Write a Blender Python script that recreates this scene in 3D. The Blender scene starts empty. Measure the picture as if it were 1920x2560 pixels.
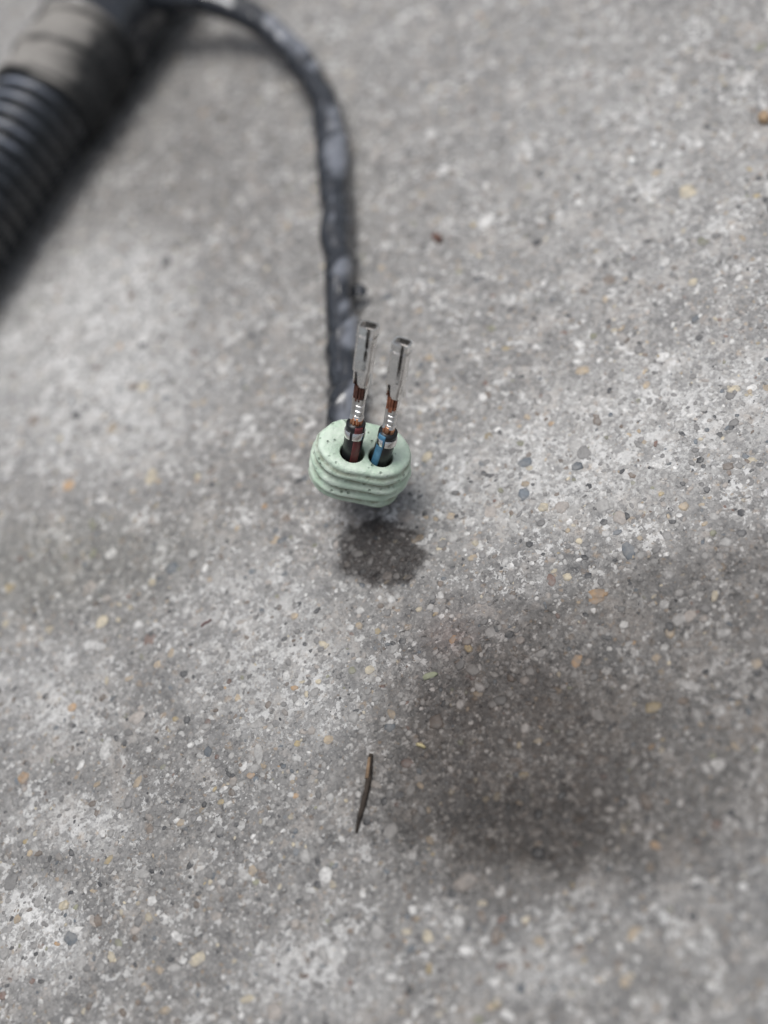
import bpy, bmesh, math, random
import numpy as np
from mathutils import Vector, Matrix
R = math.radians
random.seed(7); rng = np.random.default_rng(11)
sc = bpy.context.scene
COL = sc.collection

# ------------------------------------------------------------------ camera
TILT, ROLL, F, HC = R(36), R(33), 3200.0, 0.119      # off nadir, roll, focal length in photo pixels, height (m)
f_ = Vector((0, math.sin(TILT), -math.cos(TILT)))
up0 = Vector((0, math.cos(TILT), math.sin(TILT))); r0 = Vector((1, 0, 0))
u_ = math.cos(ROLL)*up0 + math.sin(ROLL)*r0
r_ = math.cos(ROLL)*r0 - math.sin(ROLL)*up0
CAM = Vector((0, -HC*math.tan(TILT), HC))
cam_d = bpy.data.cameras.new("camera"); cam = bpy.data.objects.new("camera", cam_d); COL.objects.link(cam)
m = Matrix((r_, u_, -f_)).transposed().to_4x4(); m.translation = CAM
cam.matrix_world = m
cam_d.sensor_fit = 'VERTICAL'; cam_d.sensor_height = 36; cam_d.sensor_width = 27; cam_d.lens = 45
cam_d.clip_start = 0.005; cam_d.clip_end = 200
cam_d.dof.use_dof = True; cam_d.dof.focus_distance = 0.1368; cam_d.dof.aperture_fstop = 9.4
sc.camera = cam

# ------------------------------------------------------------------ sky and sun (overcast)
SUN_EL, SUN_H = R(82), (-0.1*r_ + 0.4*u_)
SUN_H = Vector((SUN_H.x, SUN_H.y, 0)).normalized()
w = bpy.data.worlds.new("World"); sc.world = w; w.use_nodes = True
nt = w.node_tree
sky = nt.nodes.new('ShaderNodeTexSky'); sky.sky_type = 'NISHITA'; sky.sun_disc = False
sky.sun_elevation = SUN_EL; sky.sun_rotation = math.atan2(SUN_H.x, SUN_H.y)
sky.air_density = 1.0; sky.dust_density = 4.0; sky.ozone_density = 1.0
hs = nt.nodes.new('ShaderNodeHueSaturation'); hs.inputs['Saturation'].default_value = 0.42   # grey cloud cover
nt.links.new(sky.outputs[0], hs.inputs['Color'])
nt.links.new(hs.outputs[0], nt.nodes['Background'].inputs[0])
nt.nodes['Background'].inputs[1].default_value = 0.085
sl = bpy.data.lights.new("sun", 'SUN'); sun = bpy.data.objects.new("sun", sl); COL.objects.link(sun)
sl.energy = 1.5; sl.angle = R(36); sl.color = (1, 0.99, 0.975)
Ld = Vector((SUN_H.x*math.cos(SUN_EL), SUN_H.y*math.cos(SUN_EL), math.sin(SUN_EL)))
sun.rotation_euler = Ld.to_track_quat('Z', 'Y').to_euler(); sun.location = (0, 0, 1)
sc.view_settings.view_transform = 'Standard'; sc.view_settings.look = 'None'
sc.view_settings.exposure = 0.43; sc.view_settings.gamma = 1
sc.cycles.use_denoising = True; sc.cycles.denoiser = 'OPENIMAGEDENOISE'
sc.cycles.denoising_prefilter = 'ACCURATE'
sc.cycles.use_adaptive_sampling = False

# ------------------------------------------------------------------ pixel (photo) -> place
def ray(px, py): return f_ + r_*((px-960)/F) + u_*((1280-py)/F)
def at(px, py, h=0.0):
    d = ray(px, py); return CAM + d*((h-CAM.z)/d.z)
def atz(px, py, z): return CAM + ray(px, py)*z
def cv(a, b, c): return r_*a + u_*b - f_*c

# ------------------------------------------------------------------ object helpers
def link(name, me, mat, parent=None):
    o = bpy.data.objects.new(name, me); COL.objects.link(o)
    if mat is not None and not me.materials: me.materials.append(mat)
    if parent is not None:
        o.parent = parent; o.matrix_parent_inverse = parent.matrix_world.inverted()
    return o
def empty(name, loc):
    o = bpy.data.objects.new(name, None); COL.objects.link(o); o.location = loc
    o.empty_display_size = 0.005
    o.matrix_world = Matrix.Translation(loc)
    return o
def tag(o, label, cat, group=None):
    o['label'] = label; o['category'] = cat
    if group: o['group'] = group
def mesh_np(name, V, Fc, smooth=True):
    me = bpy.data.meshes.new(name); me.from_pydata([tuple(v) for v in V], [], Fc); me.update()
    if smooth: me.polygons.foreach_set('use_smooth', [True]*len(me.polygons))
    return me
def fix(me):
    bm = bmesh.new(); bm.from_mesh(me); bmesh.ops.recalc_face_normals(bm, faces=bm.faces); bm.to_mesh(me); bm.free(); return me

# ------------------------------------------------------------------ noise in numpy
def hash2(i, j, s):
    n = (i.astype(np.int64)*374761393 + j.astype(np.int64)*668265263 + s*1442695041) & 0x7fffffff
    n = ((n ^ (n >> 13))*1274126177) & 0x7fffffff
    return ((n ^ (n >> 16)) & 0xffff)/65535.0
def vnoise(x, y, s=0):
    i = np.floor(x); j = np.floor(y); fx = x-i; fy = y-j
    fx = fx*fx*(3-2*fx); fy = fy*fy*(3-2*fy)
    a = hash2(i, j, s); b = hash2(i+1, j, s); c = hash2(i, j+1, s); d = hash2(i+1, j+1, s)
    return (a*(1-fx)+b*fx)*(1-fy) + (c*(1-fx)+d*fx)*fy - 0.5
def gheight(x, y):
    x = np.asarray(x, float)*1000; y = np.asarray(y, float)*1000        # mm
    h = 1.1*vnoise(x/52+3.3, y/52, 1) + 0.42*vnoise(x/19, y/19+.7, 2) + 0.20*vnoise(x/7+y/31, y/7, 3) \
        + 0.12*vnoise(x/2.9, y/2.9, 4) + 0.10*vnoise(x/1.3, y/1.3, 5)
    fall = np.clip((260-np.hypot(x, y))/80, 0, 1)
    return (h-0.25)*fall*0.001*0.8

# ------------------------------------------------------------------ material helpers
class NB:
    def __init__(s, name):
        s.m = bpy.data.materials.new(name); s.m.use_nodes = True
        s.t = s.m.node_tree; s.b = s.t.nodes['Principled BSDF']
    def n(s, typ, **k):
        o = s.t.nodes.new(typ)
        for a, v in k.items(): setattr(o, a, v)
        return o
    def l(s, a, b): s.t.links.new(a, b)
    def inp(s, node, key, v):
        if isinstance(v, bpy.types.NodeSocket): s.l(v, node.inputs[key])
        else: node.inputs[key].default_value = v
    def math(s, op, a, b=0.0, clamp=False):
        n = s.n('ShaderNodeMath', operation=op, use_clamp=clamp); s.inp(n, 0, a); s.inp(n, 1, b); return n.outputs[0]
    def noise(s, scale, detail=3, rough=.55, vec=None, dist=0.0):
        n = s.n('ShaderNodeTexNoise'); n.inputs['Scale'].default_value = scale; n.inputs['Detail'].default_value = detail
        n.inputs['Roughness'].default_value = rough; n.inputs['Distortion'].default_value = dist
        if vec is not None: s.l(vec, n.inputs['Vector'])
        return n.outputs['Fac']
    def vor(s, scale, vec=None, feat='F1'):
        n = s.n('ShaderNodeTexVoronoi', feature=feat); n.inputs['Scale'].default_value = scale
        if vec is not None: s.l(vec, n.inputs['Vector'])
        return n
    def ramp(s, fac, stops, interp='LINEAR'):
        n = s.n('ShaderNodeValToRGB'); cr = n.color_ramp; cr.interpolation = interp
        while len(cr.elements) < len(stops): cr.elements.new(0.5)
        for e, (p, c) in zip(cr.elements, stops):
            e.position = p; e.color = (c, c, c, 1) if not hasattr(c, '__len__') else (*c, 1)
        s.l(fac, n.inputs[0]); return n.outputs[0]
    def mr(s, v, a, b, c=0., d=1., smooth=True):
        n = s.n('ShaderNodeMapRange'); n.interpolation_type = 'SMOOTHSTEP' if smooth else 'LINEAR'
        s.inp(n, 0, v)
        for i, x in enumerate((a, b, c, d)): n.inputs[1+i].default_value = x
        return n.outputs[0]
    def mix(s, fac, a, b, mode='MIX'):
        n = s.n('ShaderNodeMix', data_type='RGBA', blend_type=mode)
        s.inp(n, 0, fac)
        for k, v in ((6, a), (7, b)):
            if isinstance(v, bpy.types.NodeSocket): s.l(v, n.inputs[k])
            else: n.inputs[k].default_value = (*v, 1)
        return n.outputs[2]
    def bump(s, h, strength, dist, prev=None):
        n = s.n('ShaderNodeBump'); n.inputs['Strength'].default_value = strength; n.inputs['Distance'].default_value = dist
        s.l(h, n.inputs['Height'])
        if prev is not None: s.l(prev, n.inputs['Normal'])
        return n.outputs[0]
    def set(s, **k):
        for a, v in k.items():
            a = a.replace('_', ' ')
            if isinstance(v, bpy.types.NodeSocket): s.l(v, s.b.inputs[a])
            else: s.b.inputs[a].default_value = (*v, 1) if hasattr(v, '__len__') and len(v) == 3 else v
    def pos(s): return s.n('ShaderNodeNewGeometry').outputs['Position']
    def obj(s): return s.n('ShaderNodeTexCoord').outputs['Object']

# stains, lime bloom and broader tone changes at fixed places of the concrete
#  (px, py, rx, ry, edge softness, noise amount, strength, colour it multiplies with)
STAINS_AND_TONES = [
    (958, 1374, 116, 97, .22, 1.1, .97, (.10, .082, .075)),
    (890, 1290, 60, 40, .7, .6, .50, (.45, .41, .40)),
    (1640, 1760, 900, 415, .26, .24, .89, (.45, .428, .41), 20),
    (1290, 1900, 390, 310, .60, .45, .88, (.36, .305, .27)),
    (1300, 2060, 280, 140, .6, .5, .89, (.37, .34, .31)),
    (1190, 1640, 240, 190, .75, .6, .45, (.46, .39, .37)),
    (1130, 1590, 70, 55, .9, .8, .55, (.50, .33, .29)),
    (140, 1420, 420, 150, .8, .5, .62, (.55, .55, .50), 8),
    (600, 1190, 300, 170, .9, .6, .38, (.62, .60, .58)),
    (900, 2200, 1500, 1000, .5, .25, .72, (.64, .64, .635)),  # broad tone change: ground darker towards the bottom
    (480, 420, 260, 330, .9, .5, .52, (.58, .565, .55)),
    (1130, 450, 260, 330, .9, .5, .25, (.66, .65, .64)),
]
#  (px, py, rx, ry, softness, noise amount, strength)
BLOOM_AND_TONES = [
    (95, 2330, 110, 150, .7, 1.1, .90), (170, 850, 330, 240, .7, .8, .85), (330, 690, 170, 130, .9, .9, .7),
    (790, 2440, 190, 110, .8, 1.1, .62), (620, 1580, 190, 240, .9, 1.0, .55), (1580, 1080, 560, 190, .7, .6, .66, 20),  # last entry: pale band right of centre
    (1250, 1180, 420, 120, .9, .8, .30), (130, 1760, 170, 150, .9, 1.2, .60), (300, 1060, 280, 150, .9, .9, .55),
    (1330, 2440, 160, 80, .9, 1.2, .45), (1600, 420, 500, 420, .95, .5, .30), (180, 2060, 160, 90, .9, 1.2, .6),
    (760, 1700, 140, 200, .9, 1.2, .45),
]
def blob_nodes(nb, P, px, py, rx, ry, soft, nz, noise, rot=0):
    q, w_ = math.cos(R(rot)), math.sin(R(rot))
    c = at(px, py); ex = (at(px+rx*q*.1, py-rx*w_*.1)-c)*10; ey = (at(px+ry*w_*.1, py+ry*q*.1)-c)*10
    M = Matrix(((ex.x, ey.x), (ex.y, ey.y))).inverted()
    sub = nb.n('ShaderNodeVectorMath', operation='SUBTRACT'); nb.l(P, sub.inputs[0]); sub.inputs[1].default_value = (c.x, c.y, 0)
    uv = []
    for row in M:
        d = nb.n('ShaderNodeVectorMath', operation='DOT_PRODUCT'); nb.l(sub.outputs[0], d.inputs[0])
        d.inputs[1].default_value = (row[0], row[1], 0); uv.append(d.outputs['Value'])
    d = nb.math('SQRT', nb.math('ADD', nb.math('MULTIPLY', uv[0], uv[0]), nb.math('MULTIPLY', uv[1], uv[1])))
    d = nb.math('ADD', d, nb.math('MULTIPLY', nb.math('SUBTRACT', noise, 0.5), nz*2))
    return nb.mr(d, 1+soft*.5, 1-soft, 0, 1)
def stain_and_tone(nb, col, P, with_bloom=True):
    n1 = nb.noise(330, 7, .68, P); n2 = nb.noise(95, 4, .6, P); n3 = nb.noise(1500, 3, .7, P)
    nn = nb.math('ADD', nb.math('MULTIPLY', n1, .6), nb.math('MULTIPLY', n2, .4))
    for (px, py, rx, ry, s, nz, st, c, *ro) in STAINS_AND_TONES:
        k = blob_nodes(nb, P, px, py, rx, ry, s, nz, nn, *ro)
        if st > .9: nb.oil = k
        if st < .95 or not with_bloom: k = nb.math('MULTIPLY', k, nb.mr(n3, .30, .62, .62, 1.0) if with_bloom else (.84 if st > .95 else .72))       # stones soak up less than the paste
        col = nb.mix(nb.math('MULTIPLY', k, st), col, nb.mix(1.0, col, c, 'MULTIPLY'))
    if with_bloom:
        nb2 = nb.math('ADD', nb.math('MULTIPLY', n1, .45), nb.math('MULTIPLY', n3, .55))
        sp = nb.mr(nb2, .47, .56)
        for (px, py, rx, ry, s, nz, st, *ro) in BLOOM_AND_TONES:
            k = blob_nodes(nb, P, px, py, rx, ry, s, nz, nn, *ro)
            k = nb.math('MULTIPLY', nb.math('MULTIPLY', k, st), nb.math('ADD', nb.math('MULTIPLY', sp, .75), .25))
            col = nb.mix(k, col, (.66, .655, .64))
    return col

def m_concrete():
    nb = NB('concrete'); P = nb.pos()
    big = nb.noise(55, 4, .6, P); n3 = nb.noise(330, 4, .6, P); n1 = nb.noise(1150, 4, .65, P); n0 = nb.noise(3200, 3, .7, P)
    f = nb.math('ADD', nb.math('ADD', nb.math('MULTIPLY', n3, .42), nb.math('MULTIPLY', n1, .40)), nb.math('MULTIPLY', n0, .18))
    col = nb.ramp(f, [(.36, (.085, .083, .082)), (.45, (.180, .177, .173)), (.53, (.255, .250, .243)), (.63, (.42, .41, .395))])
    col = nb.mix(nb.math('MULTIPLY', nb.mr(big, .35, .68), .22), col, (.30, .288, .268))
    m3 = nb.noise(240, 3, .55, P, .6)      # coarse blotches: pale warm mortar, darker stone
    col = nb.mix(nb.math('MULTIPLY', nb.mr(m3, .54, .66), .50), col, (.47, .435, .40))
    col = nb.mix(nb.math('MULTIPLY', nb.mr(m3, .44, .33), .42), col, (.13, .132, .135))
    # sand in the paste: cells with ragged outlines
    wv = nb.n('ShaderNodeTexNoise'); wv.inputs['Scale'].default_value = 1800; wv.inputs['Detail'].default_value = 3; nb.l(P, wv.inputs['Vector'])
    wo = nb.n('ShaderNodeVectorMath', operation='MULTIPLY_ADD'); nb.l(wv.outputs['Color'], wo.inputs[0])
    wo.inputs[1].default_value = (.0007, .0007, .0007); nb.l(P, wo.inputs[2]); W = wo.outputs[0]
    hsum = None
    for sc_, lo, hi, amt in ((950, .30, .62, .55), (2000, .2, .5, .60), (4200, .2, .5, .5)):
        v = nb.vor(sc_, W); sp = nb.n('ShaderNodeSeparateColor'); nb.l(v.outputs['Color'], sp.inputs[0])
        tone = nb.ramp(sp.outputs[0], [(0, (.055, .056, .060)), (.12, (.12, .117, .115)), (.34, (.20, .195, .188)), (.56, (.29, .28, .27)), (.74, (.40, .385, .36)), (.86, (.58, .57, .55)), (.93, (.36, .30, .25)), (.98, (.40, .285, .17))])
        k = nb.math('MULTIPLY', nb.mr(v.outputs['Distance'], .62, .22), nb.mr(sp.outputs[1], lo, hi))
        col = nb.mix(nb.math('MULTIPLY', k, amt), col, tone)
        hh = nb.math('MULTIPLY', k, .5*950/sc_); hsum = hh if hsum is None else nb.math('ADD', hsum, hh)
    # ragged white lime flecks, clustered
    ff = nb.math('ADD', nb.math('MULTIPLY', nb.noise(1050, 5, .70, W), .66), nb.math('MULTIPLY', nb.noise(170, 3, .6, P), .34))
    fl = nb.mr(ff, .550, .585)
    col = nb.mix(nb.math('MULTIPLY', fl, .72), col, (.68, .675, .66))
    pit = nb.mr(nb.noise(1700, 4, .6, W), .36, .30)
    col = nb.mix(nb.math('MULTIPLY', pit, .6), col, (.075, .07, .066))
    col = stain_and_tone(nb, col, P)
    h = nb.math('ADD', nb.math('MULTIPLY', n0, .5), nb.math('MULTIPLY', n1, 1.0))
    h = nb.math('ADD', h, hsum); h = nb.math('SUBTRACT', h, nb.math('MULTIPLY', pit, .5))
    ro = nb.math('SUBTRACT', nb.mr(n3, .3, .7, .50, .72), nb.math('MULTIPLY', nb.oil, .14))
    nb.set(Base_Color=col, Roughness=ro, Normal=nb.bump(h, .85, .00024))
    nb.b.inputs['Specular IOR Level'].default_value = .5
    return nb.m
def m_grain(use_attr):
    nb = NB('sand_grain' if use_attr else 'pebble_stone'); P = nb.pos()
    if use_attr:
        at_ = nb.n('ShaderNodeAttribute'); at_.attribute_name = 'grain_colour'; col = at_.outputs['Color']
    else:
        col = nb.n('ShaderNodeObjectInfo').outputs['Color']
    a = nb.noise(2200, 4, .65, P); b = nb.noise(700, 3, .6, P)
    col = nb.mix(1.0, col, nb.ramp(a, [(.25, .62), (.5, .95), (.78, 1.18)]), 'MULTIPLY')
    grey_mask = nb.mr(nb.noise(1300, 4, .65, P), .38, .62)
    col = nb.mix(nb.math('MULTIPLY', grey_mask, .50), col, nb.mix(nb.mr(nb.noise(420, 3, .6, P), .35, .65), (.16, .156, .15), (.30, .293, .282)))    # cement film left on the stones
    col = stain_and_tone(nb, col, P, False)
    nb.set(Base_Color=col, Roughness=.55, Normal=nb.bump(a, .5, .00012))
    return nb.m
def m_plain(name, col, rough, metal=0., nscale=600, namt=.25, bump=.3, bdist=.0001, rvar=.1, spec=.5, col2=None):
    nb = NB(name); P = nb.obj(); a = nb.noise(nscale, 4, .6, P)
    c2 = col2 or tuple(x*(1-namt) for x in col)
    c = nb.mix(nb.mr(a, .32, .68), col, c2)
    nb.set(Base_Color=c, Metallic=metal, Roughness=nb.mr(a, .3, .7, rough-rvar, rough+rvar), Normal=nb.bump(nb.noise(nscale*2.2, 4, .6, P), bump, bdist))
    nb.b.inputs['Specular IOR Level'].default_value = spec
    return nb.m
def m_rubber():
    nb = NB('green_rubber'); P = nb.obj()
    a = nb.noise(420, 4, .6, P); b = nb.noise(1500, 4, .7, P)
    col = nb.mix(nb.mr(a, .3, .7), (.455, .585, .46), (.62, .715, .605))
    v = nb.vor(1500, P); s = nb.n('ShaderNodeSeparateColor'); nb.l(v.outputs['Color'], s.inputs[0])
    sp = nb.math('MULTIPLY', nb.mr(s.outputs[0], .45, .53), nb.mr(nb.math('ADD', v.outputs['Distance'], nb.math('MULTIPLY', b, .3)), .48, .28))
    sp = nb.math('MULTIPLY', sp, nb.mr(nb.noise(260, 3, .6, P), .36, .56))
    col = nb.mix(nb.math('MULTIPLY', sp, .75), col, (.12, .17, .125))
    at_ = nb.n('ShaderNodeAttribute'); at_.attribute_name = 'grime'            # dirt packed in the grooves
    g = nb.math('MULTIPLY', at_.outputs['Fac'], nb.mr(nb.noise(520, 4, .7, P), .30, .58))
    col = nb.mix(nb.math('MULTIPLY', g, .92), col, (.22, .235, .165))
    nb.set(Base_Color=col, Roughness=.48, Normal=nb.bump(nb.math('ADD', nb.math('MULTIPLY', nb.noise(900, 4, .6, P), 1.), nb.math('MULTIPLY', sp, -.6)), 1.0, .00026))
    nb.b.inputs['Subsurface Weight'].default_value = .12
    nb.b.inputs['Subsurface Radius'].default_value = (.0006, .0009, .0006)
    nb.b.inputs['Subsurface Scale'].default_value = 1.0
    return nb.m
def m_dust_light(name, dark, lit_grey, lo, hi, rough, spec, bscale, bd):
    nb = NB(name); P = nb.obj()
    a = nb.noise(130, 4, .6, P); b = nb.noise(800, 3, .6, P)
    at_ = nb.n('ShaderNodeAttribute'); at_.attribute_name = 'grey_mask'             # upper sides painted lighter as sky light, plus dust on the cloth
    d = nb.math('ADD', at_.outputs['Fac'], nb.math('MULTIPLY', nb.math('SUBTRACT', a, .5), .8))
    col = nb.mix(nb.mr(d, lo, hi), dark, lit_grey)
    col = nb.mix(nb.math('MULTIPLY', nb.mr(b, .35, .7), .25), col, tuple((x+y)*.4 for x, y in zip(dark, lit_grey)))
    nb.set(Base_Color=col, Roughness=rough, Normal=nb.bump(nb.noise(bscale, 3, .6, P), .5, bd))
    nb.b.inputs['Specular IOR Level'].default_value = spec
    return nb.m

M_CON = m_concrete(); M_GRAIN = m_grain(True); M_PEB = m_grain(False)
M_TIN = m_plain('tinned_metal', (.88, .87, .85), .23, 1.0, 700, .18, .4, .00005, .07, .5, (.68, .66, .64))
M_TIN2 = m_plain('dull_tinned_metal', (.80, .79, .77), .36, 1.0, 900, .3, .4, .00006, .07, .5, (.55, .53, .51))
M_COP = m_plain('bright_copper', (.92, .47, .27), .36, 1.0, 900, .3, .5, .0001, .1)
M_COPD = m_plain('tarnished_copper', (.055, .024, .018), .6, .3, 1500, .3, .7, .00015, .1, .4, (.13, .055, .038))
M_COPB = m_plain('browned_copper', (.22, .085, .05), .5, .5, 1500, .3, .7, .00015, .1, .4, (.42, .18, .10))
M_WIRE = m_plain('black_wire_insulation', (.010, .011, .013), .36, 0, 500, .3, .2, .00008)
M_RED = m_plain('dark_red_stripe', (.15, .030, .032), .42, 0, 900, .35, .2, .00008)
M_BLUE = m_plain('light_blue_stripe', (.085, .25, .40), .42, 0, 900, .3, .2, .00008)
M_RUB = m_rubber(); M_CLOTH = m_dust_light('dusty_cloth_tape', (.026, .027, .028), (.28, .266, .246), .42, .98, .85, .2, 1400, .0002)
M_TAPE = m_dust_light('black_vinyl_tape', (.008, .010, .014), (.185, .197, .225), .54, 1.18, .19, .95, 260, .00014)  # second colour paints the grey-blue highlight streak on black tape
M_CONDUIT = m_dust_light('black_conduit_plastic', (.012, .014, .016), (.21, .232, .285), .46, 1.05, .27, .6, 900, .0001)  # second colour paints the bluish sky highlight on the ribs
M_BARK = m_plain('twig_bark', (.020, .016, .013), .8, 0, 900, .3, .8, .0003, .05, .3, (.055, .043, .034))
M_WOOD = m_plain('bare_twig_wood', (.24, .165, .105), .8, 0, 1200, .3, .6, .0002, .05, .2, (.13, .09, .06))
M_LEAF = m_plain('pale_green_leaf', (.23, .245, .165), .7, 0, 900, .3, .5, .0002, .05, .3, (.18, .185, .13))
M_STRAW = m_plain('yellow_straw', (.42, .36, .20), .7, 0, 1400, .3, .5, .0002)
M_DEAD = m_plain('brown_dead_leaf', (.17, .10, .08), .75, 0, 900, .3, .6, .0003, .05, .3, (.09, .05, .04))
M_CHIP = m_plain('white_glint_chip', (.82, .82, .80), .3, 0, 900, .1, .4, .0001)  # near-white colour paints the sparkle of glints on the ground
M_TANCHIP = m_plain('tan_chip', (.40, .28, .17), .6, 0, 900, .3, .6, .0003)
M_THREAD = m_plain('dark_red_thread', (.10, .02, .02), .7, 0, 1200, .3)

# ------------------------------------------------------------------ ground (one sheet, fine in the middle)
inner = np.arange(-0.150, 0.1501, 0.0006)
grow = 0.150 + 0.0006*np.cumsum(1.28**np.arange(1, 41)); grow = grow[grow < 30]
ax = np.concatenate([-grow[::-1], inner, grow]); n = len(ax)
X, Y = np.meshgrid(ax, ax, indexing='xy')
Z = gheight(X, Y)
co = np.stack([X, Y, Z], -1).reshape(-1, 3)
me = bpy.data.meshes.new('ground')
idx = np.arange(n*n).reshape(n, n)
q = np.stack([idx[:-1, :-1], idx[:-1, 1:], idx[1:, 1:], idx[1:, :-1]], -1).reshape(-1, 4)
def fast_mesh(me, co, faces_flat, sizes):
    me.vertices.add(len(co)); me.vertices.foreach_set('co', co.astype(np.float32).ravel())
    me.loops.add(len(faces_flat)); me.loops.foreach_set('vertex_index', faces_flat.astype(np.int32))
    me.polygons.add(len(sizes)); st = np.concatenate([[0], np.cumsum(sizes)[:-1]])
    me.polygons.foreach_set('loop_start', st.astype(np.int32)); me.polygons.foreach_set('loop_total', sizes.astype(np.int32))
    me.polygons.foreach_set('use_smooth', np.ones(len(sizes), bool)); me.update(calc_edges=True); me.validate()
fast_mesh(me, co, q.ravel(), np.full(len(q), 4))
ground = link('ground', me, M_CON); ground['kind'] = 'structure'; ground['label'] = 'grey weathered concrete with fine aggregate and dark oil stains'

PAL = {  # stone colours (albedo)
    'light': (.40, .39, .375), 'white': (.64, .63, .61), 'cream': (.58, .51, .38), 'tan': (.44, .355, .25), 'orange': (.45, .30, .17),
    'ochre': (.40, .32, .18), 'pink': (.40, .36, .325), 'redbrown': (.20, .13, .105), 'mid': (.22, .215, .21), 'dark': (.055, .057, .062),
    'blue': (.13, .15, .17), 'olive': (.26, .26, .18), 'brown': (.19, .15, .12)}
PN = list(PAL)
PP = np.array([.36, .165, .02, .018, .002, .004, .045, .008, .22, .050, .018, .008, .035]); PP = PP/PP.sum()

# named pebbles, read off the photograph: px, py, long px, short px, angle, colour
PEB = """255 1555 36 28 30 cream;123 1573 22 18 0 cream;252 1617 24 20 0 white;60 1945 34 22 60 orange;182 1772 26 18 40 orange;326 1697 22 15 20 tan
442 1800 15 14 0 ochre;347 1957 34 16 60 tan;630 1940 20 16 0 orange;555 2007 16 16 0 ochre;396 1664 22 16 50 tan;430 1637 28 14 80 tan;345 1795 44 28 30 pink
268 1880 46 34 70 white;1007 1603 20 18 0 dark;975 1820 30 26 0 blue;980 1787 26 18 120 tan;821 1851 26 24 0 tan;925 1677 26 22 0 cream;883 1680 20 18 0 olive
945 1581 18 16 0 ochre;902 1598 30 17 20 white;999 1988 24 22 0 dark;1051 1963 22 16 140 tan;937 1961 38 20 160 pink;1132 1969 18 16 0 pink;1211 1996 20 17 0 ochre
1238 1990 26 20 30 ochre;1132 1598 26 15 60 orange;1226 1581 30 26 0 light;1244 1571 20 18 0 dark;1195 1735 26 18 0 tan;756 1728 20 14 0 white;1026 1975 32 22 80 light
1176 1805 15 13 0 white;746 1861 17 15 0 ochre;648 1882 60 24 100 light;1018 1909 34 24 0 redbrown;1488 1500 34 18 0 orange;1440 1650 38 24 70 orange;1631 1766 42 28 20 ochre
1891 1654 28 26 0 tan;1712 1708 36 26 150 white;1801 1774 28 24 0 white;1836 1861 30 16 130 tan;1307 1936 28 18 0 ochre;1793 1909 40 34 0 white;1828 2028 26 20 0 dark
1789 2059 30 24 0 redbrown;1841 1647 28 22 0 white;1515 1591 30 16 160 dark;492 2399 50 32 30 cream;414 2527 28 24 0 tan;631 2179 34 22 80 tan;443 2341 36 22 140 white
382 2252 28 22 30 white;272 2150 30 14 50 ochre;454 2058 24 20 0 tan;64 2104 17 14 30 ochre;399 2425 24 18 140 tan;538 2289 28 24 0 pink;376 2075 24 18 80 brown
298 2359 24 20 120 olive;500 2527 20 18 0 white;619 2498 34 22 10 cream;312 2522 22 20 0 white;237 2304 34 20 120 pink;43 2298 24 17 80 tan;1562 2451 36 30 60 tan
1163 2205 58 46 20 pink;1067 2339 38 26 120 cream;1345 2353 30 22 160 tan;1203 2289 36 20 110 brown;1440 2379 32 22 20 pink;1261 2532 54 26 150 white;1131 2231 30 26 0 dark
1099 2420 24 20 0 dark;1637 2110 30 22 130 orange;1469 2087 24 20 0 pink;1339 2081 36 20 20 pink;1032 2139 26 20 60 white;1440 1114 40 24 20 light;1570 1375 46 34 100 blue
1469 1438 22 18 0 dark;1492 1484 44 28 0 orange;1377 1450 34 24 110 redbrown;1405 1270 36 30 0 pink;1359 1270 28 24 0 cream;1432 1276 44 22 40 light;1226 1282 36 30 0 pink
1834 972 36 20 10 cream;1880 970 26 20 0 white;1918 969 20 16 0 tan;1050 1345 20 18 0 tan;1105 1363 36 20 60 cream;1128 1293 22 18 0 tan;1455 926 40 20 10 tan;1015 1293 46 32 0 pink
969 1441 28 20 0 pink;1313 1160 40 24 20 blue;1339 923 22 18 0 white;1510 1305 20 14 0 dark;1281 1317 36 20 130 light;1507 1236 22 14 0 white;1718 480 44 36 20 cream
1732 706 26 18 40 cream;1215 555 60 26 45 white;1591 191 46 30 10 pink;285 1075 34 22 60 tan;174 1215 34 22 30 orange;362 969 28 24 0 cream;382 1195 44 24 70 cream;689 1354 26 22 0 tan
434 1423 34 28 0 blue;23 1470 26 22 0 ochre;382 1458 20 20 0 cream;1075 895 18 16 0 tan;1038 1350 20 18 0 tan;700 1230 30 22 0 pink;720 1300 24 16 0 brown;1250 1750 36 30 0 mid
1310 1700 26 22 0 pink;1560 1810 40 24 20 mid;600 1745 24 16 10 white;690 1640 20 16 0 white;560 1565 24 18 40 white;470 1530 22 16 0 white;740 1990 16 14 0 orange;1500 1900 40 26 0 brown
1380 1890 24 18 0 light;1640 1640 24 18 0 tan;1560 1560 24 20 0 white;1700 1545 44 26 20 light;1725 1535 36 28 60 pink;1300 1600 24 20 0 pink;1230 1760 26 18 0 light"""
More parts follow.
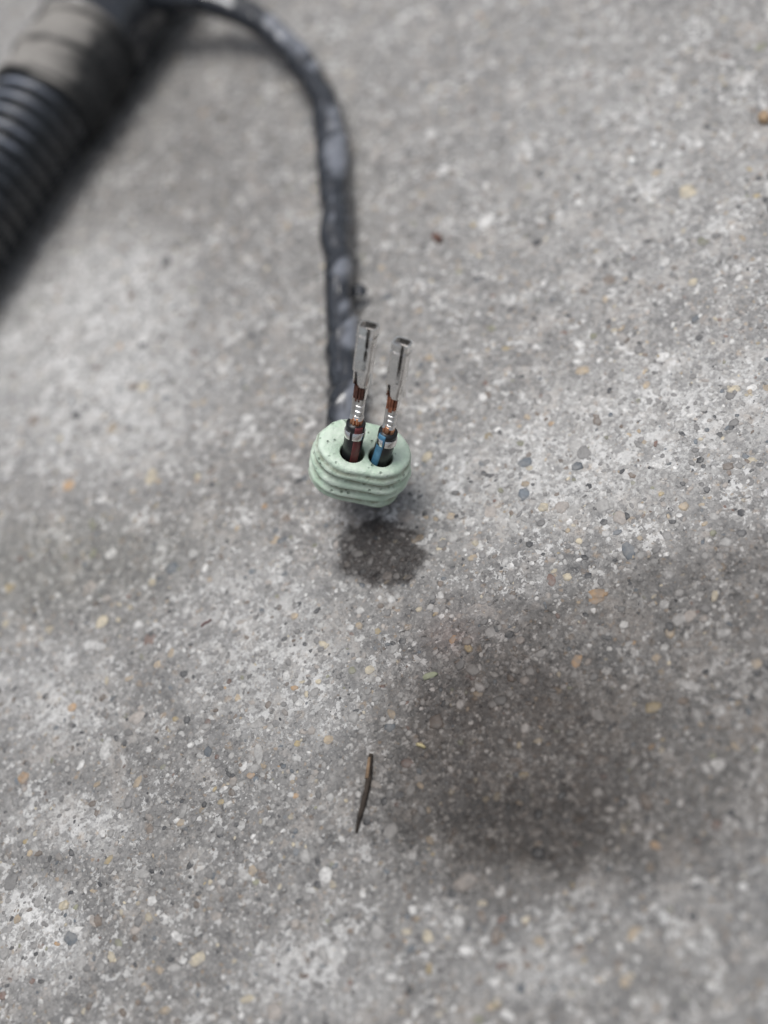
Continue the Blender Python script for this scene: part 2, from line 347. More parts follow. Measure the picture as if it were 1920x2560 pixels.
def grain_arrays(cx, cy, a, b, rot, hgt, nseg, rg):
    """many embedded stones at once: outer ring sunk, shoulder ring proud, worn top"""
    N = len(cx); k = nseg
    th = (np.arange(k)/k*2*np.pi)[None, :] + rg.uniform(0, 6.28, (N, 1))
    jit = 1 + rg.uniform(-.24, .24, (N, k))
    def ring(sc_, dz):
        lx = a[:, None]*np.cos(th)*jit*sc_; ly = b[:, None]*np.sin(th)*jit*sc_
        x = cx[:, None] + lx*np.cos(rot)[:, None] - ly*np.sin(rot)[:, None]
        y = cy[:, None] + lx*np.sin(rot)[:, None] + ly*np.cos(rot)[:, None]
        z = gheight(cx, cy)[:, None] + dz
        return np.stack([x, y, z + 0*x], -1)
    tiltx = rg.uniform(-.10, .10, (N, 1)); tilty = rg.uniform(-.10, .10, (N, 1))
    def z_of(sc_, base): return base[:, None] + a[:, None]*sc_*(np.cos(th)*tiltx + np.sin(th)*tilty)
    r1 = ring(1.0, -a[:, None]*.35 + 0*th); r2 = ring(.86, z_of(.86, hgt*.55)); r3 = ring(.5, z_of(.5, hgt))
    c = np.stack([cx, cy, gheight(cx, cy) + hgt*1.08], -1)[:, None, :]
    V = np.concatenate([r1, r2, r3, c], 1).reshape(-1, 3); nv = 3*k+1
    base = (np.arange(N)*nv)[:, None]
    i = np.arange(k); j = (i+1) % k
    q1 = np.stack([i, j, k+j, k+i], -1); q2 = np.stack([k+i, k+j, 2*k+j, 2*k+i], -1)
    t = np.stack([2*k+i, 2*k+j, np.full(k, 3*k)], -1)
    fl = np.concatenate([q1.ravel(), q2.ravel(), t.ravel()])
    sz = np.concatenate([np.full(2*k, 4), np.full(k, 3)])
    return V, (base + fl[None, :]).ravel(), np.tile(sz, N), nv

# scatter of sand and small stones
frame = [at(-150, -150), at(2070, -150), at(2070, 2710), at(-150, 2710)]
def in_frame(x, y):
    ok = np.ones(len(x), bool)
    for p, q_ in zip(frame, frame[1:]+frame[:1]):
        ok &= ((q_.x-p.x)*(y-p.y) - (q_.y-p.y)*(x-p.x)) < 0
    return ok
if not in_frame(np.array([0.]), np.array([0.]))[0]:
    frame = frame[::-1]
NT = 150000
gx = rng.uniform(-.148, .148, NT); gy = rng.uniform(-.148, .148, NT)
keep = in_frame(gx, gy) | (rng.random(NT) < .18)
gx, gy = gx[keep], gy[keep]; N = len(gx)
size = np.clip(np.exp(rng.normal(math.log(.27), .46, N)), .11, .95)*1e-3        # long half axis, m
ci = rng.choice(len(PN), N, p=PP)
big = np.argsort(-np.where(in_frame(gx, gy), size, 0))
pebs = [l.split() for l in PEB.replace('\n', ';').split(';') if l.strip()]
n_ind = 300 - len(pebs)
ind = big[:n_ind]; rest = np.setdiff1d(np.arange(N), ind)
asp = rng.uniform(.5, .95, N); rot = rng.uniform(0, 6.28, N); hg = size*rng.uniform(.03, .20, N)
V, fl, sz, nv = grain_arrays(gx[rest], gy[rest], size[rest], size[rest]*asp[rest], rot[rest], hg[rest], 6, rng)
me = bpy.data.meshes.new('sand_grains'); fast_mesh(me, V, fl, sz)
cols = np.array([PAL[k] for k in PN])[ci[rest]]*rng.uniform(.75, 1.2, (len(rest), 1))
ca = me.color_attributes.new('grain_colour', 'FLOAT_COLOR', 'POINT')
ca.data.foreach_set('color', np.repeat(np.concatenate([cols, np.ones((len(cols), 1))], 1), nv, 0).astype(np.float32).ravel())
g = link('sand_grains', me, M_GRAIN, ground); g['kind'] = 'stuff'

# single pebbles set in the concrete
variants = []
for k in range(10):
    kk = 9
    z1 = np.zeros(1)
    th = np.arange(kk)/kk*2*np.pi
    rr = np.random.default_rng(50+k); jit = 1 + rr.uniform(-.17, .17, kk)
    rings = [(1.0, -.45), (.93, .06), (.70, .20), (.35, .255)]
    Vv = []
    for s_, z_ in rings:
        jz = rr.uniform(-.03, .03, kk) if z_ > 0 else 0*th
        Vv += [(math.cos(t)*j*s_, math.sin(t)*j*s_, z_+dz) for t, j, dz in zip(th, jit, jz+0*th)]
    Vv.append((0, 0, .26)); Fv = []
    for r in range(3):
        Fv += [(r*kk+i, r*kk+(i+1) % kk, (r+1)*kk+(i+1) % kk, (r+1)*kk+i) for i in range(kk)]
    Fv += [(3*kk+i, 3*kk+(i+1) % kk, 4*kk) for i in range(kk)]
    mm = mesh_np('pebble', Vv, Fv); mm.materials.append(M_PEB); variants.append(mm)
def pebble(x, y, a, b, rz, hgt, col):
    o = bpy.data.objects.new('pebble', random.choice(variants)); COL.objects.link(o)
    o.parent = ground
    o.location = (x, y, float(gheight(x, y)) - hgt*.02)
    o.rotation_euler = (random.uniform(-.06, .06), random.uniform(-.06, .06), rz); o.scale = (a, b, hgt*3.6)
    kf = random.uniform(.85, 1.12); o.color = (*[min(c*kf, .9) for c in col], 1)
for p in pebs:
    px, py, L, S, an = map(float, p[:5]); c = at(px, py, -.0002)
    ca_, sa_ = math.cos(R(an)), math.sin(R(an))
    e1 = at(px+ca_*L/2, py-sa_*L/2, -.0002)-c; e2 = at(px+sa_*S/2, py+ca_*S/2, -.0002)-c
    pebble(c.x, c.y, e1.length*1.08, e2.length*1.08, math.atan2(e1.y, e1.x), min(e1.length, e2.length)*random.uniform(.10, .25), PAL[p[5]])
for i in ind:
    pebble(gx[i], gy[i], size[i], size[i]*asp[i], rot[i], size[i]*random.uniform(.08, .22), PAL[PN[ci[i]]])

# ------------------------------------------------------------------ sweeps
def catmull(pts, ds):
    P = [Vector(p) for p in pts]; P = [P[0]*2-P[1]] + P + [P[-1]*2-P[-2]]; out = []
    for i in range(1, len(P)-2):
        nseg = max(2, int((P[i+1]-P[i]).length/ds))
        for k in range(nseg):
            t = k/nseg
            out.append(.5*((2*P[i]) + (P[i+1]-P[i-1])*t + (2*P[i-1]-5*P[i]+4*P[i+1]-P[i+2])*t*t + (3*P[i]-P[i-1]-3*P[i+1]+P[i+2])*t**3))
    out.append(P[-2]); return out
def frames(path, ref=Vector((0, 0, 1))):
    fr = []; N0 = None; s = 0
    for i, p in enumerate(path):
        T = (path[min(i+1, len(path)-1)]-path[max(i-1, 0)]).normalized()
        if N0 is None: N0 = (ref - T*ref.dot(T)).normalized()
        else:
            N0 = (N0 - T*N0.dot(T)).normalized(); s += (p-path[i-1]).length
        fr.append((p, T, N0, T.cross(N0), s))
    return fr
def sweep(name, path, nseg, rfun, ref=Vector((0, 0, 1)), cap=True, arc=None, attrs=None):
    """rfun(s, theta) -> radius; theta 0 points to ref side"""
    fr = frames(path, ref); V = []; Fc = []
    full = arc is None; th = [2*math.pi*k/nseg for k in range(nseg)] if full else [arc[0]+(arc[1]-arc[0])*k/nseg for k in range(nseg+1)]
    m_ = len(th)
    for (p, T, Nn, B, s) in fr:
        for t in th: V.append(p + (Nn*math.cos(t) + B*math.sin(t))*rfun(s, t))
    for i in range(len(fr)-1):
        for k in range(m_ if full else m_-1):
            k2 = (k+1) % m_; Fc.append((i*m_+k, i*m_+k2, (i+1)*m_+k2, (i+1)*m_+k))
    if cap and full:
        Fc.append(tuple(range(m_))[::-1]); Fc.append(tuple((len(fr)-1)*m_+k for k in range(m_)))
    me = mesh_np(name, V, Fc)
    return fix(me), fr
def add_dust_light(me, gain, side=0.):  # mask by facing direction, for light painted into the colour
    a = me.attributes.new('grey_mask', 'FLOAT', 'POINT')
    me.update(); v = np.zeros(len(me.vertices)*3); me.vertices.foreach_get('normal', v)
    nz = v.reshape(-1, 3) @ np.array((Vector((0, 0, 1)) + r_*side).normalized())
    a.data.foreach_set('value', (np.clip(nz, 0, 1)*gain).astype(np.float32))
def vn(x, y, s=0): return float(vnoise(np.array([x]), np.array([y]), s)[0])

# ------------------------------------------------------------------ wiring harness
hb = at(152, 214, 0)
H = empty('wiring_harness', hb)
tag(H, 'black car wiring harness with ribbed conduit, taped branch cable and green two-hole rubber seal', 'wiring harness')
RT = .0081
adir = (at(152-56, 214+83, RT) - at(152, 214, RT)).normalized()
A0 = at(152, 214, RT)
pxm = (at(152-56, 214+83, RT) - A0).length/100.0        # metres along the axis per photo pixel here
def axp(t): return A0 + adir*(t*pxm)
GZ = -.00015
# corrugated conduit
L0, L1 = 40, 640; NS = int((L1-L0)*pxm/.00022)
path = [axp(L0+(L1-L0)*i/NS) for i in range(NS+1)]
pitch = .0026
def rib(s, t):
    x = (s/pitch) % 1.0
    k = .5-.5*math.cos(2*math.pi*x); k = k**.55
    return .00645 + .00135*k
me, _ = sweep('corrugated_conduit', path, 72, rib); add_dust_light(me, .95)
vv = np.zeros(len(me.vertices)*3); me.vertices.foreach_get('co', vv); vv = vv.reshape(-1, 3) - np.array(path[0])
ad = np.array(adir); rr_ = np.linalg.norm(vv - np.outer(vv @ ad, ad), axis=1)
dd = np.zeros(len(rr_), np.float32); me.attributes['grey_mask'].data.foreach_get('value', dd)
me.attributes['grey_mask'].data.foreach_set('value', (dd*np.clip((rr_-.0069)/.0008, 0, 1)).astype(np.float32))     # painted highlight kept off the black grooves
link('corrugated_conduit', me, M_CONDUIT, H)
# dusty cloth tape wound over the conduit end
def wrap_mesh(name, t0, t1, r0_, step, pitch_, hand, noise_amt, seed, grey_gain):
    NS = int(abs(t1-t0)*pxm/.0003); path = [axp(t0+(t1-t0)*i/NS) for i in range(NS+1)]
    Ltot = abs(t1-t0)*pxm
    def rf(s, t):
        x = (s/pitch_ + hand*t/(2*math.pi)) % 1.0
        saw = (1-x) if x > .06 else x/.06*.94
        cx, cy = math.cos(t), math.sin(t)
        nz = vn(s*900+cx*2.2, cy*2.2+seed, seed) + .6*vn(s*2200+cx*6, cy*6+seed+9, seed+1)
        lump = .0006*vn(cx*1.1+3, s*110+cy*1.1, seed+4)
        e = min(s, Ltot-s); edge = 1 - .6*math.exp(-e/.0006)
        return r0_ + step*saw*edge + noise_amt*nz + lump
    me, fr = sweep(name, path, 96, rf)
    add_dust_light(me, grey_gain)
    return me
me = wrap_mesh('cloth_tape_wrap', 70, -150, .0080, .00075, .0060, -1, .00036, 21, 1.0)
link('cloth_tape_wrap', me, M_CLOTH, H)
me = wrap_mesh('vinyl_tape_wrap', -132, -520, .0084, .0004, .0075, 1, .00022, 33, .3)
o = link('vinyl_tape_wrap', me, M_TAPE, H)

# taped branch cable
RC = .00225
cab = [(215, -20, .0092), (310, -24, .0094), (420, -14, .0088), (510, -6, .0076), (590, 20, .0062), (660, 62, .0050), (715, 110, .0040), (765, 170, .0033), (803, 245, .0029),
       (822, 320, .0026), (831, 400, .0025), (838, 500, .0024), (844, 600, .0023), (848, 690, .0023), (853, 790, .0024), (857, 880, .0025), (863, 960, .0027), (868, 1040, .0029), (872, 1080, .0030)]
path = catmull([at(*p) for p in cab], .0004)
CP = .0108
def tape_r(s, t):
    x = (s/CP - t/(2*math.pi) + .12*math.sin(s*300)) % 1.0
    saw = (1-x) if x > .05 else x/.05*.95
    c, sn = math.cos(t), math.sin(t)
    oval = 1 + .06*math.cos(2*t + s*140)
    x2 = (s/CP - t/(2*math.pi))
    wr = vn(x2*2.3, s*90+sn*.9, 61)*1.3 + .5*vn(x2*6.1+5, s*200+c*1.2, 62)
    fold = max(0., 1-abs(((x2+.35+.12*vn(s*200, c, 66)) % 1.0)-.5)/.05)*max(0, vn(s*160, 7.7, 67)+.1)
    lump = vn(s*170+c*.8, sn*.9+40, 64)
    return (.00242-.00040*min(1, s/.062))*oval*.95 + .00032*saw + .00040*wr + .00014*lump + .0004*fold
me, fr = sweep('taped_cable', path, 64, tape_r); add_dust_light(me, 1.05, .75)  # mask turned to the right, where the tape's highlight is painted
dd = np.zeros(len(me.vertices), np.float32); me.attributes['grey_mask'].data.foreach_get('value', dd)
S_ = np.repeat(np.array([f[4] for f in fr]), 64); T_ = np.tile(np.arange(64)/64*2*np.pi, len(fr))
hx = S_/CP - T_/(2*np.pi) + .12*np.sin(S_*300); fx = hx % 1.0                       # painted highlight bands between the dark overlaps of the tape
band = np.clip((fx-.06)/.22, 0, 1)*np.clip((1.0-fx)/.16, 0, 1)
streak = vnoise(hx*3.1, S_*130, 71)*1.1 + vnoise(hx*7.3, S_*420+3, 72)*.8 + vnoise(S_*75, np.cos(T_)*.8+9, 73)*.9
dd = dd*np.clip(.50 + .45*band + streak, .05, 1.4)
me.attributes['grey_mask'].data.foreach_set('value', dd.astype(np.float32))
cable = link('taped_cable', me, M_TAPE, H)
def flap(px, py, h, d1, d2, w_):
    c = at(px, py, h); a = (at(px+d1[0], py+d1[1], h)-c); b = (at(px+d2[0], py+d2[1], h*.8)-c)
    V = []; Fc = []
    for lvl in (0, -.00012):
        for i in range(5):
            for j in range(4):
                p = c + a*(i/4-.5) + b*(j/3)*(1-.5*abs(i/4-.5)) + Vector((0, 0, lvl + .0004*math.sin(j*1.1)+.00015*math.sin(i*2)))
                V.append(p)
    for l in range(2):
        for i in range(4):
            for j in range(3):
                k = l*20+i*4+j; Fc.append((k, k+1, k+5, k+4) if l == 0 else (k, k+4, k+5, k+1))
    rim_ = [i*4 for i in range(5)] + [16+j for j in range(1, 4)] + [i*4+3 for i in range(3, -1, -1)] + [j for j in range(2, 0, -1)]
    for i in range(len(rim_)):
        a_, b_ = rim_[i], rim_[(i+1) % len(rim_)]; Fc.append((a_, b_, b_+20, a_+20))
    return fix(mesh_np('tape_flap', V, Fc))
link('tape_flap', flap(884, 730, .0022, (3, 30), (34, -6), .001), M_TAPE, cable)
link('tape_flap', flap(838, 985, .0026, (4, 34), (-24, 0), .001), M_TAPE, cable)

# rubber seal frame
SB = R(8.5); SA = R(34)
SL = R(19)
A_ = cv(math.sin(SA)*math.sin(SL), math.sin(SA)*math.cos(SL), math.cos(SA)).normalized()
X_ = cv(math.cos(SB), -math.sin(SB), 0); X_ = (X_-A_*X_.dot(A_)).normalized(); Y_ = A_.cross(X_)
FC = atz(913, 1116, .139)                         # centre of the seal's top face
def on_face(px, py, off=0.):
    d = ray(px, py); o_ = FC + A_*off; t = (o_-CAM).dot(A_)/d.dot(A_); return CAM + d*t
def sealw(x, y, z): return FC + X_*x + Y_*y + A_*z
mm_ = .001
HLh = [on_face(881, 1130), on_face(952, 1141)]
hl = [((p-FC).dot(X_), (p-FC).dot(Y_)) for p in HLh]
hr = .00134
def build_seal():
    bm = bmesh.new(); grime = {}
    half = 1.66*mm_; nA = 22
    def loop(Rr, z, wob=0.0):
        vs = []
        Rr *= mm_*1.045
        for side in (1, -1):
            for k in range(nA+1):
                t = -math.pi/2 + math.pi*k/nA
                if side == -1: t += math.pi
                rr = Rr*(1 + wob*vn(math.cos(t)*1.6+side*1.3, math.sin(t)*1.6+z*.55, 5) + wob*.5*vn(math.cos(t)*5+side*3, math.sin(t)*5+z*1.1, 6))
                vs.append(bm.verts.new(sealw(side*half + rr*math.cos(t), rr*math.sin(t)*.985, z*.89*mm_)))
        return vs
    # (radius, depth, grime)
    prof = [(2.86, .0, 0), (3.08, -.06, 0), (3.26, -.22, 0), (3.34, -.45, .15), (3.30, -.72, .7), (3.36, -.92, .9), (3.62, -1.10, .25), (3.74, -1.32, .05), (3.74, -1.55, .05), (3.60, -1.80, .4), (3.36, -2.02, 1), (3.32, -2.3, 1),
            (3.48, -2.58, .5), (3.82, -2.82, .1), (3.96, -3.08, .0), (3.97, -3.30, .05), (3.82, -3.58, .35), (3.52, -3.82, 1), (3.44, -4.08, 1), (3.56, -4.34, .5), (3.88, -4.58, .1),
            (4.00, -4.85, .05), (3.98, -5.08, .1), (3.80, -5.34, .5), (3.50, -5.6, 1), (3.45, -5.85, 1), (3.56, -6.1, .5), (3.62, -6.4, .2), (3.5, -6.7, .3), (3.2, -6.85, .4)]
    loops = []
    for (Rr, z, gm) in prof:
        l = loop(3.45+(Rr-3.45)*(.64 if Rr > 3.45 else 1.0), z + .16*vn(z*.7, 3.3, 9), .085); loops.append(l)
        for v in l: grime[v] = gm
    nL = len(loops[0])
    for a, b in zip(loops, loops[1:]):
        for k in range(nL): bm.faces.new((a[k], a[(k+1) % nL], b[(k+1) % nL], b[k]))
    inner_loops = []
    for (hx, hy) in hl:
        prev = None
        for (rr, z, gm) in [(hr*1.09, 0, 0), (hr*1.04, -.05, .1), (hr, -.16, .25), (hr*.99, -.6, .5), (hr*.97, -2.2, 1), (hr*.97, -6.8, 1)]:
            l = []
            for k in range(32):
                t = 2*math.pi*k/32
                v = bm.verts.new(sealw(hx + rr*math.cos(t), hy + rr*math.sin(t), z*mm_)); l.append(v); grime[v] = gm
            if prev is None: inner_loops.append(l)
            else:
                for k in range(32): bm.faces.new((prev[k], prev[(k+1) % 32], l[(k+1) % 32], l[k]))
            prev = l
    def ed(l): return [bm.edges.get((l[k], l[(k+1) % len(l)])) or bm.edges.new((l[k], l[(k+1) % len(l)])) for k in range(len(l))]
    es = ed(loops[0]) + ed(inner_loops[0]) + ed(inner_loops[1])
    res = bmesh.ops.triangle_fill(bm, edges=es, use_beauty=True, use_dissolve=False, normal=A_)
    bmesh.ops.recalc_face_normals(bm, faces=bm.faces)
    me = bpy.data.meshes.new('rubber_seal')
    bm.verts.index_update(); gl = [grime.get(v, 0.) for v in bm.verts]
    bm.to_mesh(me); bm.free()
    a = me.attributes.new('grime', 'FLOAT', 'POINT'); a.data.foreach_set('value', gl)
    me.polygons.foreach_set('use_smooth', [True]*len(me.polygons))
    return me
seal = link('rubber_seal', build_seal(), M_RUB, H)

# ------------------------------------------------------------------ wires and crimp terminals
def csec(rx, ry, n_, gap0, gap1, th, ex=2.6, np_=40):
    """C-shaped wall section: open between angles gap0..gap1 (0 = +X, front = -Y = -90 deg)"""
    out, inn = [], []
    a0, a1 = gap1, gap0 + 2*math.pi
    for k in range(np_+1):
        t = a0 + (a1-a0)*k/np_
        c, s = math.cos(t), math.sin(t)
        rr = (abs(c)**ex + abs(s)**ex)**(-1/ex)
        out.append((rx*rr*c, ry*rr*s)); inn.append(((rx-th)*rr*c, (ry-th)*rr*s))
    return out + inn[::-1]
def loft(name, secs, T, smooth_angle=40):
    """secs: list of (z, [(x, y)...]) in mm, closed sections; T: local mm -> world"""
    V = []; Fc = []; m_ = len(secs[0][1])
    for z, s in secs:
        for (x, y) in s: V.append(T @ Vector((x, y, z)))
    for i in range(len(secs)-1):
        for k in range(m_):
            k2 = (k+1) % m_; Fc.append((i*m_+k, i*m_+k2, (i+1)*m_+k2, (i+1)*m_+k))
    h = m_//2
    for base in (0, (len(secs)-1)*m_):                # end caps of the C-shaped wall
        for k in range(h-1): Fc.append((base+k, base+k+1, base+m_-2-k, base+m_-1-k))
    me = fix(mesh_np(name, V, Fc))
    me.set_sharp_from_angle(angle=R(smooth_angle))
    return me
def solid(name, secs, T, ang=40):
    V = []; Fc = []; m_ = len(secs[0][1])
    for z, s in secs:
        for (x, y) in s: V.append(T @ Vector((x, y, z)))
    for i in range(len(secs)-1):
        for k in range(m_):
            k2 = (k+1) % m_; Fc.append((i*m_+k, i*m_+k2, (i+1)*m_+k2, (i+1)*m_+k))
    Fc.append(tuple(range(m_))); Fc.append(tuple((len(secs)-1)*m_+k for k in range(m_)))
    me = fix(mesh_np(name, V, Fc)); me.set_sharp_from_angle(angle=R(ang)); return me
FR = -math.pi/2
def terminal(bpx, tpx, z0, hole, stripe_ang, M_st, wlabel, M_brush, seed, seam, sk):
    Lmm = 14.3*sk
    B0 = atz(bpx[0], bpx[1], z0)
    lo, hi = z0*.85, z0                              # tip depth so that the terminal has its length
    for _ in range(40):
        mid = (lo+hi)/2
        if (atz(tpx[0], tpx[1], mid)-B0).length > Lmm*.001: lo = mid
        else: hi = mid
    tip = atz(tpx[0], tpx[1], mid)
    az = (tip-B0).normalized(); front = (CAM-B0).normalized(); ay = -(front-az*front.dot(az)).normalized(); axx = ay.cross(az)
    ra = R(16); ay, axx = (ay*math.cos(ra) + axx*math.sin(ra)), (axx*math.cos(ra) - ay*math.sin(ra))
    T = Matrix((axx, ay, az)).transposed().to_4x4() @ Matrix.Diagonal((mm_*sk, mm_*sk, mm_*sk, 1)); T.translation = B0
    rg = random.Random(seed)
    root = empty('crimp_terminal', B0); root.parent = H; root.matrix_parent_inverse = H.matrix_world.inverted()
    # insulation crimp (two wings round the wire)
    secs = []
    for z, g_ in [(-.02, 1.0), (.04, 1.03), (.46, 1.05), (.88, 1.03), (.94, 1.0)]:
        secs.append((z, csec(1.19*g_, 1.17*g_, 0, FR-.16+.1*seam, FR+.10+.1*seam, .2, 2.1)))
    link('insulation_crimp', loft('insulation_crimp', secs, T), M_TIN, root)
    # conductor crimp (B crimp with serrations)
    secs = []
    for i in range(47):
        z = 2.45 + 2.75*i/46
        flare = .10*math.exp(-(z-2.45)/.22) + .08*math.exp(-(5.2-z)/.22)
        pts = []
        for k in range(48):
            t = 2*math.pi*k/48; c, s = math.cos(t), math.sin(t)
            rr = (abs(c)**4.5+abs(s)**4.5)**(-1/4.5)
            x = (.68+flare)*rr*c; y = (.62+flare)*rr*s
            dd = (t-(FR+2*math.pi)+.42)                              # cusp where the wings meet, left of the front
            notch = .30*math.exp(-(dd/.17)**2)
            groove = 0.
            for zg in (3.02, 3.72, 4.42):
                groove += math.exp(-((z-zg)/.11)**4)
            side = 1/(1+math.exp(-(dd-.12)*14)) * (1 if t > math.pi*.9 else 0)
            k_ = 1 - notch - .30*groove*side - .03*groove
            pts.append((x*k_, y*k_))
        secs.append((z, pts))
    link('conductor_crimp', solid('conductor_crimp', secs, T, 50), M_TIN2, root)
    # copper strands: between insulation and crimp, and the brush beyond it
    def strands(z0_, z1_, n_, spread, rs, wob):
        V = []; Fc = []
        for i in range(n_):
            if i == 0: cx = cy = 0
            else:
                ring_ = 1 if i <= 6 else 2; an = i*(1.047 if ring_ == 1 else .55)+rg.uniform(-.15, .15)
                cx, cy = math.cos(an)*spread*ring_*.5, math.sin(an)*spread*ring_*.5
            dx, dy = rg.uniform(-wob, wob), rg.uniform(-wob, wob); ze = z1_ - rg.uniform(0, .28)
            b = len(V)
            for j, (zz, fx) in enumerate([(z0_, 0), ((z0_+ze)/2, .6), (ze, 1)]):
                for k in range(8):
                    t = 2*math.pi*k/8; V.append(T @ Vector((cx+dx*fx+rs*math.cos(t), cy+dy*fx+rs*math.sin(t), zz)))
            for j in range(2):
                for k in range(8): Fc.append((b+j*8+k, b+j*8+(k+1) % 8, b+j*8+8+(k+1) % 8, b+j*8+8+k))
            Fc.append(tuple(b+16+k for k in range(8)))
        me = mesh_np('copper_strands', V, Fc); me.set_sharp_from_angle(angle=R(45)); return me
    link('copper_strands', strands(1.55, 2.7, 17, .62, .155, .05), M_COP, root)
    link('copper_strands', strands(4.9, 6.95, 19, .60, .150, .06), M_brush, root)
    # neck: open channel between crimp and socket
    secs = []
    for z, rx, ry, g_ in [(5.0, .74, .70, 1.6), (5.6, .80, .74, 1.6), (6.75, .84, .80, 1.55), (6.9, .88, .84, .60), (7.3, .92, .88, .26), (8.0, .95, .93, .16), (8.7, .97, .95, .12), (9.15, .97, .95, .1)]:
        secs.append((z, csec(rx, ry, 0, FR-.50-g_, FR-.42+g_*.85, .17, 3.2)))
    link('neck', loft('neck', secs, T), M_TIN, root)
    # socket: rolled box with a seam and stepped lower edge
    secs = []
    for z, g_, gw in [(8.85, .99, .34), (9.0, 1.0, .34), (9.9, 1.0, .34), (9.95, 1.0, .10 if seam < .2 else .34), (10.35, 1.0, .10 if seam < .2 else .34), (10.4, 1.0, .34), (11.6, 1.0, .34), (11.65, 1.0, .12 if seam < .2 else .34), (11.9, 1.0, .12 if seam < .2 else .34), (11.95, 1.0, .34), (12.95, 1.0, .34)]:
        secs.append((z, csec(1.03*g_, 1.0*g_, 0, FR+.33+.1*seam-gw/2, FR+.33+.1*seam+gw/2, .2, 5.0)))
    socket = link('socket', loft('socket', secs, T), M_TIN, root)
    # rim collar
    secs = []
    for z, g_ in [(12.96, .86), (12.97, 1.07), (13.14, 1.07), (13.15, .86), (13.45, .86), (13.46, 1.03), (14.28, 1.03)]:
        secs.append((z, csec(1.03*g_, 1.0*g_, 0, FR+.16+.1*seam, FR+.50+.1*seam, .2, 5.0)))
    link('rim_collar', loft('rim_collar', secs, T, 30), M_TIN, root)
    # lance that springs out of the side
    secs = []
    for z, x0 in [(7.3, 1.32), (8.1, 1.17), (9.0, 1.02)]:
        secs.append((z, [(x0-.14, -.35), (x0, -.35), (x0, .3), (x0-.14, .3)]))
    link('locking_lance', solid('locking_lance', secs, T), M_TIN, root)
    # wire through the seal into the crimp
    hw = hole
    end = T @ Vector((0, 0, 1.75))
    cend = at(872, 1068, .0030); cdir = (at(872, 1090, .0030)-cend).normalized()
    off = X_*(.0009 if hole is HLh[1] else -.0009)
    pts = [cend + off*.6 - cdir*.002, cend + off + cdir*.0012, hw - A_*.0076 + off*.2 - Y_*0 , hw - A_*.0060, hw - A_*.0030, hw - A_*.0006, T @ Vector((0, 0, .1)), end]
    path = catmull(pts, .00035)
    for _ in range(60):
        path = [path[0]] + [(a+b*2+c)*.25 for a, b, c in zip(path, path[1:], path[2:])] + [path[-1]]
    rw = .00104
    def rwire(s, t): return rw*(1+.02*vn(s*700, t*2, 70))
    me, fr = sweep('wire', path, 28, rwire); wire = link('wire', me, M_WIRE, H); wire['label'] = wlabel
    # stripe: thin proud strip along the wire on the side the photo shows
    V = []; Fc = []; nW = 6; hw_ = .44
    sub = fr[len(fr)//4:]
    for (p, Tn, Nn, Bn, s) in sub:
        tc = (CAM-p); tc = (tc-Tn*tc.dot(Tn)).normalized(); sd = tc.cross(Tn)
        if sd.dot(r_) < 0: sd = -sd
        for rr in (rw+.00004, rw-.0002):
            for k in range(nW+1):
                a = stripe_ang + hw_*(2*k/nW-1)
                V.append(p + (tc*math.cos(a) + sd*math.sin(a))*rr)
    q_ = nW+1
    for i in range(len(sub)-1):
        b, c = i*2*q_, (i+1)*2*q_
        for k in range(nW): Fc.append((b+k, b+k+1, c+k+1, c+k)); Fc.append((b+q_+k, c+q_+k, c+q_+k+1, b+q_+k+1))
        Fc.append((b, c, c+q_, b+q_)); Fc.append((b+nW, b+q_+nW, c+q_+nW, c+nW))
    b = 0; Fc.append(tuple(range(q_)) + tuple(range(2*q_-1, q_-1, -1)))
    b = (len(sub)-1)*2*q_; Fc.append(tuple(b+k for k in range(q_)) + tuple(b+k for k in range(2*q_-1, q_-1, -1)))
    link('stripe', fix(mesh_np('stripe', V, Fc)), M_st, wire)
    return root
t1 = terminal((886, 1089), (922, 813), .1368, HLh[0], .42, M_RED, 'black wire with a dark red stripe', M_COPD, 3, 0, .93)
t1['label'] = 'silver crimp terminal on the red striped wire, with dark copper strands'
t2 = terminal((966, 1107), (1006, 855), .1368, HLh[1], -.52, M_BLUE, 'black wire with a light blue stripe', M_COPB, 8, .5, .885)
t2['label'] = 'silver crimp terminal on the blue striped wire, with brown copper strands'

# ------------------------------------------------------------------ loose things on the concrete
def gz(p, dz=0.): return Vector((p.x, p.y, float(gheight(p.x, p.y))+dz))
tw = [(928, 1886), (925, 1925), (919, 1968), (908, 2012), (898, 2050), (891, 2082)]
rad = [.00020, .00028, .00030, .00030, .00026, .00012]
pts = [gz(at(*p), r_*.85) for p, r_ in zip(tw, rad)]
path = catmull(pts, .0002)
Lt = sum((b-a).length for a, b in zip(path, path[1:]))
def trad(s, t):
    x = s/Lt*5; i = min(int(x), 4); f = x-i
    return (rad[i]*(1-f)+rad[i+1]*f)*(1 + .25*vn(s*2600, math.cos(t)*1.5, 80) + .2*vn(s*900, math.sin(t)*2, 81))
me, fr = sweep('twig', path, 14, trad)
twig = link('twig', me, M_BARK); tag(twig, 'thin dark broken twig lying on the concrete below the oil spot', 'twig')
sub = path[2:int(len(path)*.36)]
def wrad(s, t): return trad(s, t)*1.05
me, _ = sweep('bare_wood', sub, 10, wrad, ref=(-r_*.7+Vector((0, 0, .6))), arc=(-1.0, .9))
o = link('bare_wood', me, M_WOOD, twig); md = o.modifiers.new('thickness', 'SOLIDIFY'); md.thickness = .00008

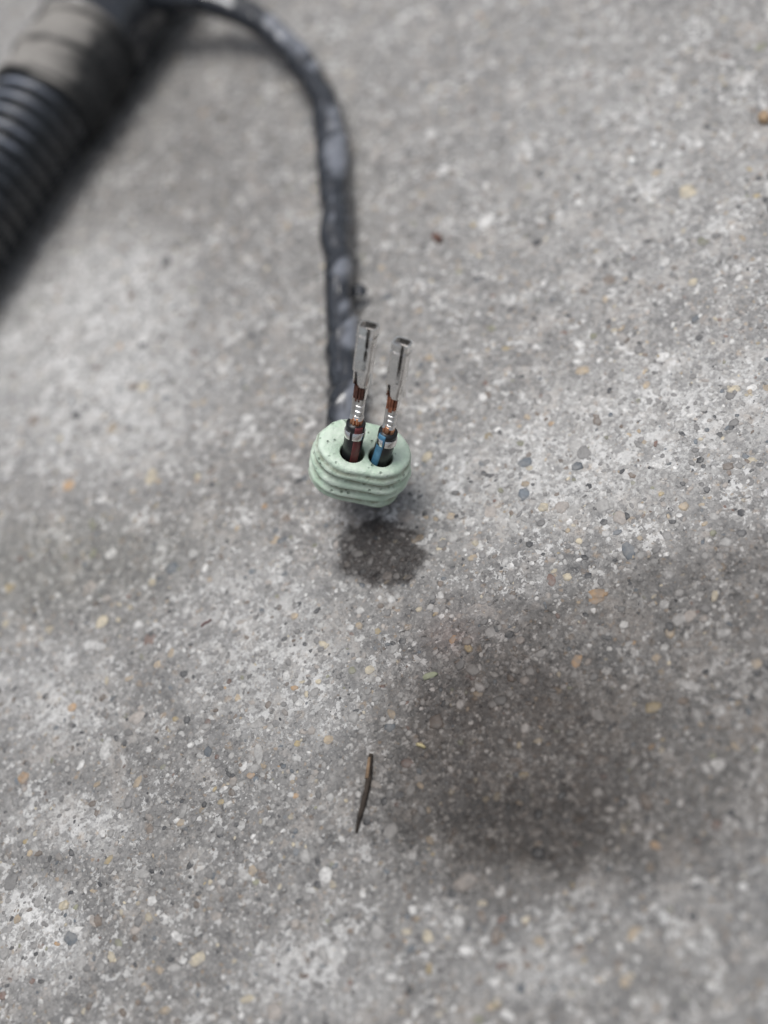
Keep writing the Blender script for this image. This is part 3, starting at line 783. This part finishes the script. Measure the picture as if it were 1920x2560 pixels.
def chip(name, px, py, L, S, ang, hgt, mat, label, cat, seed, group=None):
    c = at(px, py); ca_, sa_ = math.cos(R(ang)), math.sin(R(ang))
    e1 = at(px+ca_*L/2, py-sa_*L/2)-c; e2 = at(px+sa_*S/2, py+ca_*S/2)-c
    rr = random.Random(seed); V = []; Fc = []; k = 10
    base = gz(c)
    jit = [1+rr.uniform(-.22, .22) for _ in range(k)]
    for s_, z_ in ((.9, -.05), (1.0, .35), (.8, .85), (.4, 1.0)):
        for i in range(k):
            t = 2*math.pi*i/k
            V.append(base + (e1*math.cos(t)+e2*math.sin(t))*jit[i]*s_ + Vector((0, 0, hgt*(z_+rr.uniform(-.08, .08)))))
    V.append(base + Vector((0, 0, hgt*1.02)))
    for r in range(3): Fc += [(r*k+i, r*k+(i+1) % k, (r+1)*k+(i+1) % k, (r+1)*k+i) for i in range(k)]
    Fc += [(3*k+i, 3*k+(i+1) % k, 4*k) for i in range(k)]; Fc.append(tuple(range(k))[::-1])
    o = link(name, fix(mesh_np(name, V, Fc)), mat); tag(o, label, cat, group); return o
chip('leaf_fragment', 1074, 1688, 46, 17, 25, .00022, M_LEAF, 'small pale green scrap of leaf lying at the edge of the brown stain', 'leaf scrap', 1)
chip('straw_fragment', 1052, 1864, 24, 11, -20, .0004, M_STRAW, 'tiny yellow splinter of straw right of the twig', 'straw', 2)
chip('dead_leaf_crumb', 1093, 596, 24, 30, 60, .0008, M_DEAD, 'dark brown crumb of dead leaf to the upper right of the terminals', 'leaf crumb', 3)
chip('stone_chip', 1912, 300, 34, 26, 30, .0011, M_TANCHIP, 'loose tan stone chip at the right edge of the photo', 'stone chip', 4)
chip('glint_chip', 1040, 1163, 13, 9, 20, .0003, M_CHIP, 'bright white chip standing for a glint close beside the green seal', 'glint chip', 5)
chip('glint_chip', 1634, 361, 16, 15, 0, .0005, M_CHIP, 'white chip standing for a glint, the larger of a touching pair, upper right', 'glint chip', 6)
chip('glint_chip', 1658, 366, 13, 12, 0, .0005, M_CHIP, 'white chip standing for a glint, the smaller and right one of a touching pair', 'glint chip', 7)
chip('glint_chip', 1580, 402, 18, 17, 0, .0005, M_CHIP, 'single round white chip standing for a glint just below left of a touching pair', 'glint chip', 8)
th_ = [(505, 1568), (512, 1560), (522, 1556), (530, 1550)]
me, _ = sweep('thread', catmull([gz(at(*p), .0001) for p in th_], .0002), 8, lambda s, t: .00011)
o = link('thread', me, M_THREAD); tag(o, 'tiny dark red thread on the concrete left of centre', 'thread')
